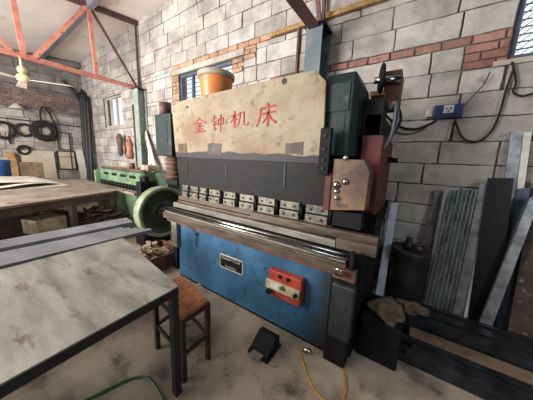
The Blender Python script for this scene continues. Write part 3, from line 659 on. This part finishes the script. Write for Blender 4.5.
# ------------------------------------------------------------------ steel table and stool in front
T = thing('steel_table', 'large steel topped table with black angle frame in the left foreground', 'table', (-1.7, -.1, 0))
q = [Vector((-1.125, .727)), Vector((-2.254, .886)), None, None]
dirv = Vector((.055, -1)).normalized()
q[2] = q[1]+Vector((.043, -1)).normalized()*1.85; q[3] = q[0]+Vector((.055, -1)).normalized()*1.75
ZT = .8
MB().prism([(p.x, p.y, ZT-.006) for p in q], (0, 0, .008)).build('top_sheet', 'steel_top', T)
for i in range(4):
    a, b2 = q[i], q[(i+1) % 4]; cen = (q[0]+q[1]+q[2]+q[3])/4
    n2 = (cen-(a+b2)/2).normalized()
    MB().prism([(a.x, a.y, ZT-.056), (b2.x, b2.y, ZT-.056), (b2.x+n2.x*.012, b2.y+n2.y*.012, ZT-.056), (a.x+n2.x*.012, a.y+n2.y*.012, ZT-.056)], (0, 0, .0495)).build('angle_rail', 'table_frame', T)
for i in range(4):
    p = q[i]+(cen-q[i]).normalized()*.032
    MB().box((p.x-.022, p.y-.022, 0), (p.x+.022, p.y+.022, ZT-.01)).build('leg', 'table_frame', T)
for i, j in ((1, 2), (0, 3), (0, 1)):
    a = q[i]+(cen-q[i]).normalized()*.045; b2 = q[j]+(cen-q[j]).normalized()*.045
    if i == 0 and j == 1: continue
    if i == 0: continue
    MB().bar((a.x, a.y, .25), (b2.x, b2.y, .25), .03, .03).build('stretcher', 'table_frame', T)
# stool
st = [atZ(px, py, .53) for px, py in ((181, 275), (209, 300), (182, 318), (153, 291))]
cs = sum(st, Vector())/4
K = thing('work_stool', 'small stool with a worn orange brown wooden seat and dark steel legs beside the table', 'stool', (cs.x, cs.y, 0))
for k in range(3):
    f0, f1 = k/3+.004, (k+1)/3-.004
    L1 = lambda f, A, B_: A+(B_-A)*f
    MB().prism([L1(f0, st[0], st[3]), L1(f0, st[1], st[2]), L1(f1, st[1], st[2]), L1(f1, st[0], st[3])], (0, 0, -.025)).build('seat_plank', 'stool_wood', K, .003)
for i in range(4):
    a, b2 = st[i], st[(i+1) % 4]; a2 = a+(cs-a)*.06; b3 = b2+(cs-b2)*.06; dz = Vector((0, 0, 1))
    MB().bar(a2-dz*.042, b3-dz*.042, .03, .03).build('apron_rail', 'stool_steel', K)
    MB().bar(Vector((a2.x, a2.y, .22)), Vector((b3.x, b3.y, .22)), .02, .025).build('stretcher', 'stool_steel', K)
    MB().box((a2.x-.016, a2.y-.016, 0), (a2.x+.016, a2.y+.016, .505)).build('leg', 'stool_steel', K)
    p = a+(b2-a)*.5
tg = atZ(199, 286, .531)
tag(MB().lathe((tg.x, tg.y, .531), [(.012, 0), (.02, .004), (.012, .018), (0, .02)], n=8).build('scrap_nut', 'scrap'), 'tiny pale metal nut lying on the wooden stool seat', 'nut')

# crate with scrap between the profiles and the press
cr0 = atZ(165, 262, .25)
C_ = thing('scrap_tray', 'low rusty tray heaped with pale offcuts at the left end of the press', 'crate', (-3.05, 1.6, 0))
x0, x1, y0, y1 = -3.33, -2.76, 1.30, 1.90
MB().box((x0, y0, 0), (x1, y1, .02)).build('tray_floor', 'rust', C_)
for a, b2 in (((x0, y0), (x1, y0+.02)), ((x0, y1-.02), (x1, y1)), ((x0, y0+.02), (x0+.02, y1-.02)), ((x1-.02, y0+.02), (x1, y1-.02))):
    MB().box((a[0], a[1], .02), (b2[0], b2[1], .22)).build('tray_side', 'rust', C_)
r2 = random.Random(21)
lab_s = 'pale bent sheet offcut heaped in the rusty tray left of the press'
for i in range(46):
    x = r2.uniform(x0+.04, x1-.16); y = r2.uniform(y0+.04, y1-.14); z = .05+.20*(i/46)+r2.uniform(0, .03)
    L_ = r2.uniform(.08, .2); w_ = r2.uniform(.03, .09); yaw = r2.uniform(-.8, .8); u = Vector((math.cos(yaw), math.sin(yaw)*.6, r2.uniform(-.1, .2))); v = Vector((-math.sin(yaw)*.6, math.cos(yaw), r2.uniform(-.2, .3)))
    p = Vector((x, y, z)); n_ = 5; vs = []
    for a in range(n_):
        f = a/(n_-1); up = Vector((0, 0, .05*math.sin(f*PI)*r2.choice((1, .6)))); vs += [p+u*L_*f+up, p+u*L_*f+v*w_+up]
    m_ = len(vs); v2_ = vs+[k+Vector((0, 0, .004)) for k in vs]; fs = []
    for a in range(n_-1):
        k = 2*a; fs += [(k, k+1, k+3, k+2), (m_+k, m_+k+2, m_+k+3, m_+k+1), (k, k+2, m_+k+2, m_+k), (k+1, m_+k+1, m_+k+3, k+3)]
    fs += [(0, m_, m_+1, 1), (m_-2, m_-1, 2*m_-1, 2*m_-2)]
    tag(MB().add(v2_, fs).build('sheet_offcut', 'scrap' if i % 6 else 'rust'), lab_s if i % 6 else 'rusty brown bent offcut among the pale ones in the tray left of the press', 'offcut', 'pale offcuts heaped in the rusty tray' if i % 6 else 'rusty offcuts in the rusty tray')

# ------------------------------------------------------------------ end wall hung things
XW = XE+.06
def pw(px, py): p = atX(px, py, XW+.06); return p
def ring(px, py, r, tr, turns, name, label, cat, m_='rubber', group=None):
    c = pw(px, py); mb = MB()
    for k in range(turns):
        rr_ = r*(1-.11*k); n = 14; x = XW+.03+tr+.02*(k % 2)
        mb.tube([(x, c.y+rr_*math.cos(2*PI*i/n)*(1+.05*math.sin(i*2+k)), c.z+rr_*math.sin(2*PI*i/n)) for i in range(n)], tr, 8, 3, True)
    return tag(mb.build(name, m_), label, cat, group)
ring(44, 131, .29, .05, 4, 'hose_coil', 'thick coil of black hose hanging on the far end wall', 'hose coil')
ring(24, 130, .19, .022, 2, 'hose_coil', 'thin black hose coil on the end wall left of the thick one', 'hose coil')
ring(24, 150, .13, .03, 2, 'cable_coil', 'small black cable coil low on the end wall under the hose coils', 'cable coil')
ring(3, 130, .24, .03, 2, 'hose_coil', 'dark hose coil on the end wall cut by the left picture edge', 'hose coil')
a = [pw(*p) for p in ((41, 122), (40, 112), (43, 107), (48, 112), (53, 121), (55, 132), (54, 142))]
tag(MB().tube([(XW+.1, p.y, p.z) for p in a], .028).build('rubber_strap', 'rubber'), 'black rubber strap looping up over the thick hose coil', 'strap')
a = [pw(*p) for p in ((8, 122), (10, 130), (9, 138), (11, 144))]
tag(MB().tube([(XW+.05, p.y, p.z) for p in a], .025).build('hanging_belt', 'rubber'), 'black belt hanging down beside the leftmost hose coil', 'belt')
def framew(px0, py0, px1, py1, name, label, cat, m_, t=.03, bars=0):
    a, b2 = pw(px0, py0), pw(px1, py1); x = XW+.03
    e = thing(name, label, cat, (x, (a.y+b2.y)/2, b2.z))
    MB().bar((x, a.y, a.z), (x, b2.y, a.z), t, t).bar((x, a.y, b2.z), (x, b2.y, b2.z), t, t).bar((x, a.y, a.z), (x, a.y, b2.z), t, t, (0, 1, 0)).bar((x, b2.y, a.z), (x, b2.y, b2.z), t, t, (0, 1, 0)).build('frame', m_, e)
    return e, a, b2, x
framew(57, 132, 71, 150, 'wire_frame', 'thin dark rectangular wire frame hanging on the end wall', 'frame', 'table_frame')
a = pw(20, 150); b2 = pw(83, 176)
def stand(px0, py0, px1, py1, X, th, name, m_, label, cat, z0=None, xoff=0):
    a = atX(px0, py0, X); b2 = atX(px1, py1, X)
    zz = 0 if z0 is None else z0
    return tag(MB().box((X, a.y, zz), (X+th, b2.y, a.z)).build(name, m_, bevel=.005), label, cat)
stand(20, 150, 57, 176, XE+.10, .02, 'panel_board', mat('board_pale', (196, 184, 164), (172, 158, 138), 1.5, .8), 'broad pale board standing against the end wall under the hose coils', 'board')
e, a, b2, x = framew(57, 151, 77, 169, 'framed_board', 'pale board with a thin dark frame on the end wall, right of the broad board', 'board', 'table_frame', .03)
MB().box((x-.02, a.y+.02, b2.z), (x-.012, b2.y-.02, a.z)).build('panel', 'board_pale', e)
MB().bar((x, a.y, (a.z*.7+b2.z*.3)), (x, b2.y, (a.z*.7+b2.z*.3)), .02, .02).bar((x, a.y*.25+b2.y*.75, a.z), (x, a.y*.25+b2.y*.75, b2.z), .02, .02, (0, 1, 0)).build('crossbar', 'table_frame', e)
p0 = atX(79, 150, XE+.3); p1 = atX(85, 182, XE+.5)
p1 = p0+(p1-p0)*((p0.z-.02)/(p0.z-p1.z)); 
tag(MB().bar(p0, p1, .20, .04, (1, 0, 0)).build('leaning_plank', 'white_sheet'), 'wide pale plank leaning against the end wall near the corner', 'plank')
p0 = atX(10, 152, XE+.3); 
tag(MB().bar((XE+.16, p0.y, p0.z), (XE+.55, p0.y+.15, .02), .16, .03, (1, 0, 0)).build('leaning_plank', 'wood'), 'tan plank leaning on the end wall behind the white sheets at the left', 'plank')
p0 = atX(3, 160, -8.6); p0.y -= .15
tag(MB().lathe((-8.6, p0.y, 0), [(.2, 0), (.22, .02), (.26, p0.z-.08), (.28, p0.z-.05), (.27, p0.z), (0, p0.z)], n=20).build('plastic_drum', 'blue_plastic'), 'blue plastic drum by the end wall at the left picture edge', 'drum')
p0 = atX(14, 163, -8.7); p0.y += .3
tag(MB().box((-8.9, p0.y-.22, 0), (-8.6, p0.y+.22, p0.z+.02)).build('carton', 'card', bevel=.01), 'orange tan carton standing right of the blue drum', 'carton')
# dark pipes bundle in the corner
for k, (px0, py0, px1) in enumerate(((80, 92, 84), (84, 88, 88), (88, 90, 91), (91, 100, 94), (86, 96, 95))):
    a = atY(px0, py0, 3.05); 
    tag(MB().tube([(XE+.16+.14*k, 3.08, a.z), (XE+.17+.15*k, 3.02, a.z*.6), (XE+.2+.17*k, 2.9, 0.03)], .045 if k % 2 else .06).build('dark_pipe', 'table_frame'), 'dark pipe standing in the far corner, %s from the left' % names5[k], 'pipe', 'dark pipes standing in the far corner')
a = atX(62, 80, XW+.1); b2 = atX(84, 106, XW+.1)
tag(MB().tube([(XW+.06, a.y, a.z), (XW+.08, (a.y+b2.y)/2, (a.z+b2.z)/2+.08), (XW+.06, min(b2.y, D-.1), b2.z)], .04).build('sloping_pipe', 'table_frame'), 'dark pipe sloping down across the upper end wall into the corner', 'pipe')
a = atX(0, 105, XW+.05); b2 = atX(78, 117, XW+.05)
tag(MB().bar((XW, a.y-2, a.z-.02), (XW, D-.1, a.z-.02), .05, .05).build('wall_conduit', 'galv'), 'long pale conduit running level along the end wall, upper of two', 'conduit')
tag(MB().bar((XW, a.y-2, a.z-.35), (XW, D-.1, a.z-.35), .03, .03).build('wall_conduit', 'galv_dark'), 'thin dark conduit running level along the end wall, lower of two', 'conduit')

# ceiling fans
def fan(c, L_, label, ang, rod):
    t = thing('ceiling_fan', label, 'ceiling fan', c, 'ceiling fans'); c = Vector(c)
    MB().cyl(c+Vector((0, 0, .18)), c+Vector((0, 0, .22+rod)), .018).build('down_rod', 'fan_cream', t)
    MB().lathe(c, [(.03, .10), (.06, .12), (.065, .17), (.04, .21), (0, .22)]).build('canopy', 'fan_cream', t)
    MB().lathe(c, [(0, -.05), (.05, -.045), (.09, -.02), (.095, .03), (.075, .06), (.03, .10), (0, .11)]).build('motor_housing', 'fan_cream', t)
    for k in range(3):
        a_ = ang+k*2*PI/3; u = Vector((math.cos(a_), math.sin(a_), -.02)); v = Vector((-math.sin(a_), math.cos(a_), .12))
        p = c+Vector((0, 0, -.01)); 
        MB().prism([p+u*.08-v*.02, p+u*.24-v*.06, p+u*L_-v*.08, p+u*(L_+.02), p+u*L_+v*.07, p+u*.24+v*.05, p+u*.08+v*.02], (0, 0, .006)).build('blade', 'fan_blade', t)
    return t
fan((-6.22, 1.03, 2.90), .72, 'cream ceiling fan hanging under the salmon truss', .95, .16)
lp_ = atX(15, 107, XW)
wl = thing('wall_lamp', 'small white lamp on the level conduit of the far end wall', 'lamp', (XW, lp_.y, lp_.z), None)
MB().bar((XW+.03, lp_.y, lp_.z+.1), (XW+.22, lp_.y, lp_.z+.06), .03, .03).build('arm', 'fan_blade', wl)
MB().lathe((XW+.22, lp_.y, lp_.z-.06), [(.16, 0), (.15, .02), (.05, .12), (.03, .14), (0, .14)], n=20).build('lamp_shade', 'fan_blade', wl)

# ------------------------------------------------------------------ wall box and cables
wbx = thing('switch_box', 'blue switch box with a white socket on the block wall', 'switch box', (.21, D-.03, 2.10), None)
MB().box((.09, D-.12, 2.125), (.335, D-.035, 2.255)).build('case', 'socket_blue', wbx, .008)
MB().box((.17, D-.14, 2.165), (.255, D-.12, 2.245)).build('socket', 'white_plastic', wbx, .005)
b = MB()
for x, z in ((.195, 2.21), (.23, 2.21), (.2125, 2.185)): b.box((x-.006, D-.142, z-.01), (x+.006, D-.1395, z+.008))
b.build('socket_slots', 'black', wbx)
MB().box((.02, D-.06, 2.15), (.085, D-.035, 2.24)).build('cover_plate', 'white_plastic', wbx, .003)
def wcable(pts, r, label, name='cable', Y=D-.06, m_='rubber'):
    tag(MB().tube([atY(px, py, Y) if not isinstance(px, tuple) else px for px, py in pts], r, 6).build(name, m_), label, 'cable')
pts = [atY(383, 113, 2.5), atY(392, 121, 2.8), atY(403, 128, D-.06), atY(416, 129, D-.06), atY(428, 125, D-.06), atY(436, 121, D-.1)]
tag(MB().tube(pts, .014, 6).build('cable', 'rubber'), 'thick black cable sagging from the press to the blue switch box', 'cable')
pts = [atY(388, 128, 2.9), atY(395, 132, D-.06), atY(408, 134, D-.06), atY(420, 131, D-.06), atY(430, 124, D-.06)]
tag(MB().tube(pts, .007, 6).build('cable', 'rubber'), 'thin black cable sagging below the thick one towards the switch box', 'cable')
wcable([(455, 120), (460, 134), (468, 141), (480, 141), (492, 130), (500, 112), (506, 90), (514, 68)], .010, 'black cable looping from the switch box up to the right window')
wcable([(462, 108), (474, 95), (484, 84), (490, 72)], .005, 'thin cable rising from the switch box to the brick patch')
wcable([(454, 121), (452, 130), (449, 141)], .006, 'short black cable hanging straight below the switch box')
wcable([(512, 62), (516, 82), (513, 92), (522, 96), (534, 93)], .009, 'black cable hanging under the right window sill')

# ------------------------------------------------------------------ things leaning at the right
def lean(name, tl, tr, bl, br, Yt, Yb, m_, label, cat, group=None, ribs=0, th=.015, fl=.0, parts=None):
    """quad given by its picture corners, top edge at depth Yt, stood down to the floor at Yb"""
    A = [atY(*tl, Yt), atY(*tr, Yt)]; Bq = [atY(*bl, Yb), atY(*br, Yb)]
    ztop = (A[0].z+A[1].z)/2
    out = []
    for a, b2 in zip(A, Bq):
        # extend to the floor along the same line
        k = (a.z-.004)/(a.z-b2.z); d = b2-a; f = a+d*k; f.y = b2.y; out.append(f)
    p = [A[0], A[1], out[1], out[0]]
    mb = MB(); nrm = (p[1]-p[0]).cross(p[3]-p[0]).normalized()
    if nrm.y < 0: nrm = -nrm
    if ribs:
        n = ribs*4; vs = []
        for i in range(n+1):
            f = i/n; off = (.032 if (i % 4) in (1, 2) else 0)
            vs += [p[0]+(p[1]-p[0])*f-nrm*off, p[3]+(p[2]-p[3])*f-nrm*off]
        m2 = len(vs); v2 = vs+[v+nrm*.004 for v in vs]; fs = []
        for i in range(n):
            k = 2*i; fs += [(k, k+1, k+3, k+2), (m2+k, m2+k+2, m2+k+3, m2+k+1), (k, k+2, m2+k+2, m2+k), (k+1, m2+k+1, m2+k+3, k+3)]
        fs += [(0, m2, m2+1, 1), (m2-2, m2-1, 2*m2-1, 2*m2-2)]
        mb.add(vs2 if False else v2, fs)
    elif fl:
        mb.prism(p, nrm*.004); e = (p[1]-p[0]).normalized()
        for a, b2 in ((p[0], p[3]), (p[1], p[2])):
            s_ = 1 if a is p[0] else -1
            mb.prism([a, a+e*.004*s_, b2+e*.004*s_, b2], nrm*fl)
    else: mb.prism(p, nrm*th)
    return tag(mb.build(name, m_), label, cat, group)
GL = 'sheets and profiles leaning on the block wall'
lean('silver_profile', (391, 203), (398, 203), (376, 288), (384, 288), 3.04, 2.62, 'silver', 'bright silver channel leaning right of the press brake', 'steel profile', GL, fl=.03)
lean('dark_profile', (385, 200), (389, 200), (361, 280), (367, 280), 3.1, 2.93, 'galv_dark', 'thin dark blue profile leaning just left of the bright silver channel', 'steel profile', GL, fl=.02)
lean('dark_profile', (380, 204), (384, 204), (366, 275), (371, 275), 3.1, 2.93, 'galv', 'narrow grey profile leaning nearest the press brake', 'steel profile', GL, fl=.02)
lean('grey_profile', (435, 190), (442, 190), (411, 290), (422, 290), 3.14, 3.06, 'grey_prof', 'dull grey profile leaning at the left side of the ribbed sheets', 'steel profile', GL, fl=.03)
lean('ribbed_sheet', (444, 190), (456, 190), (424, 293), (436, 296), 3.10, 2.90, 'silver', 'narrow bright ribbed sheet partly hidden behind the wide ribbed sheet', 'metal sheet', GL, ribs=2)
lean('ribbed_sheet', (449, 190), (479, 190), (426, 293), (456, 300), 3.06, 2.84, 'sheet_green', 'wide dark ribbed metal sheet leaning on the wall', 'metal sheet', GL, ribs=7)
lean('grey_profile', (480, 184), (488, 184), (456, 300), (470, 306), 3.05, 2.82, 'grey_prof', 'grey blue profile leaning between the ribbed sheet and the tall black sheet', 'steel profile', GL, fl=.03)
lean('silver_profile', (484, 215), (487, 215), (467, 306), (473, 308), 3.0, 2.80, 'silver', 'narrow shiny strip leaning at the left edge of the tall black sheet', 'steel profile', GL, fl=.01)
lean('black_sheet', (488, 178), (514, 178), (470, 309), (498, 318), 3.04, 2.79, 'black', 'tall plain black sheet leaning on the wall', 'metal sheet', GL, th=.02)
lean('tall_profile', (511, 131), (523, 132), (490, 300), (502, 302), 3.14, 2.99, 'grey_prof', 'tallest grey board leaning on the wall behind the tall black sheet', 'profile', GL, th=.02)
lean('white_strip', (524, 132), (532, 132), (503, 302), (509, 303), 3.13, 2.98, 'white_edge', 'tall white strip leaning along the tallest grey board', 'strip', GL, th=.02)
lean('dark_sheet', (517, 188), (533, 188), (494, 318), (516, 322), 3.09, 2.85, 'galv_dark', 'dark sheet leaning behind the slanting grey bar', 'metal sheet', GL)
lean('slanting_bar', (530, 197), (541, 197), (488, 308), (501, 312), 2.95, 2.69, 'grey_prof', 'light grey bar slanting across the dark sheets at the right', 'bar', GL, fl=.03)
lean('rusty_sheet', (535, 180), (556, 180), (512, 320), (540, 326), 3.08, 2.80, 'mud', 'rusty brown stained sheet leaning at the right picture edge', 'metal sheet', GL)
lean('dark_sheet', (556, 180), (590, 180), (545, 320), (580, 330), 3.08, 2.80, 'galv_dark', 'dark sheet beyond the rusty one, outside the picture edge', 'metal sheet', GL)

# black channel piles on the floor
GP = 'black channels stacked on the floor'
tiers = ['bottom', 'middle', 'top']
for tier in range(3):
    for k in range(5):
        y = 2.32+.072*k
        chan('black_profile', (.03+.05*((k*3+tier) % 4), y, .002+.062*tier), (2.35, y-.0, .002+.062*tier), .052, .06-.01*(k%2), 'prof_black', 'black channel in the %s tier of the rear pile, %s from the front' % (tiers[tier], names5[k]), GP)
for tier in range(2):
    for k in range(3):
        y = 1.95+.068*k
        chan('black_profile', (.10+.04*((k+tier) % 3), y, .002+.062*tier), (2.35, y, .002+.062*tier), .052, .06-.008*(k%2), 'prof_black', 'black channel in the %s tier of the front pile, %s from the front' % (('lower', 'upper')[tier], names5[k]), GP)
tag(MB().box((.16, 2.14, 0), (1.9, 2.27, .12)).build('wood_beam', 'card', bevel=.005), 'brown wooden beam lying between the two piles of black channels', 'beam')
# barrel
dr = thing('metal_drum', 'dark dented drum with clutter on its lid standing behind the black channels', 'drum', (.085, 2.835, 0))
MB().lathe((.085, 2.835, 0), [(.17, 0), (.175, .02), (.175, .3), (.182, .32), (.175, .34), (.18, .62), (.19, .66), (.185, .69), (.16, .68), (0, .68)]).build('body', mat('drum', (62, 60, 60), (40, 39, 40), 6, .5, metal=.3), dr)
tag(MB().lathe((.06, 2.82, .681), [(.05, 0), (.055, .06), (.03, .08), (.03, .13), (0, .14)], n=14).build('oil_can', 'table_frame'), 'small dark can standing on the drum', 'can')
tag(MB().lathe((.16, 2.80, .681), [(.035, 0), (.035, .05), (0, .052)], n=12).build('tin', 'rust'), 'small rusty tin on the drum right of the dark can', 'tin')
# chest with sack
tag(MB().box((-.20, 1.78, 0), (.09, 2.2, .36)).build('tool_chest', 'grease', bevel=.01), 'dark greasy steel chest on the floor right of the press', 'chest')
def blob(name, c, rx, ry, rz, m_, label, cat, seed=0, flat=.25):
    r3 = random.Random(seed); n, m2 = 26, 13; vs = []; fs = []
    ph = [r3.uniform(0, 6) for _ in range(6)]
    for j in range(m2+1):
        th = PI*j/m2
        for i in range(n):
            a_ = 2*PI*i/n; k = 1+.13*math.sin(3*a_+ph[0]+j*.5)+.10*math.sin(5*a_+ph[1]-j)+.10*math.sin(2*th*3+ph[2]+a_)+r3.uniform(-.07, .07)
            z = math.cos(th)*rz*k; z = max(z, -rz*flat)
            vs.append((c[0]+rx*math.sin(th)*math.cos(a_)*k, c[1]+ry*math.sin(th)*math.sin(a_)*k, c[2]+z+rz*flat))
    for j in range(m2):
        for i in range(n): fs.append((j*n+i, j*n+(i+1) % n, (j+1)*n+(i+1) % n, (j+1)*n+i))
    return tag(MB().add(vs, fs, None, True).build(name, m_), label, cat)
blob('cloth_sack', (-.03, 1.98, .36), .13, .17, .06, 'sack', 'crumpled tan sack lying on the dark chest', 'sack', 3)
blob('cloth_sack', (.16, 2.44, .19), .13, .10, .05, 'sack', 'small tan rag on the left end of the rear black channels', 'rag', 5)

# ------------------------------------------------------------------ floor things
pd = atZ(264, 350, 0)
fp = thing('foot_pedal', 'black foot pedal switch on the floor in front of the blue apron', 'foot pedal', (pd.x, pd.y, 0))
x, y = pd.x, pd.y
MB().box((x-.10, y-.10, 0), (x+.10, y+.12, .03)).build('base', 'black', fp, .005)
MB().prism([(x-.09, y-.09, .04), (x-.09, y+.10, .03), (x-.09, y+.10, .12), (x-.09, y+.04, .13)], (.18, 0, 0)).build('hood', 'grease', fp, .005)
MB().box((x-.05, y-.14, .03), (x+.05, y-.05, .045)).build('treadle', 'bar_grey', fp, .003)
pg = atZ(306, 353, 0)
tag(MB().cyl((pg.x-.03, pg.y, .02), (pg.x+.04, pg.y+.02, .02), .02, n=12).build('hose_coupling', 'shiny'), 'small shiny hose coupling on the floor by the blue apron', 'coupling')
def floorline(pts, r, name, m_, label, cat):
    P = []
    for px, py in pts:
        p = atZ(px, py, r); P.append(p)
    tag(MB().tube(P, r, 8).build(name, m_), label, cat)
floorline([(298, 348), (303, 362), (308, 378), (316, 392), (326, 402), (338, 404), (345, 396), (346, 380), (342, 364), (338, 352)], .008, 'yellow_hose', 'hose_yellow', 'yellow hose curving out over the floor from the press', 'hose')
floorline([(60, 412), (92, 397), (112, 387), (130, 379), (143, 377), (152, 382), (160, 394), (166, 410)], .009, 'green_hose', 'hose_green', 'green hose lying on the floor under the steel table', 'hose')
heap('floor_litter', -2.05, 1.35, 0, .35, .12, .02, 26, 'scrap', 'scattered flakes of scrap on the floor along the blue apron', .05, 6)
heap('floor_litter', -.8, .95, 0, .6, .3, .005, 24, 'concrete', 'scattered dull chips on the open floor before the press', .04, 8)
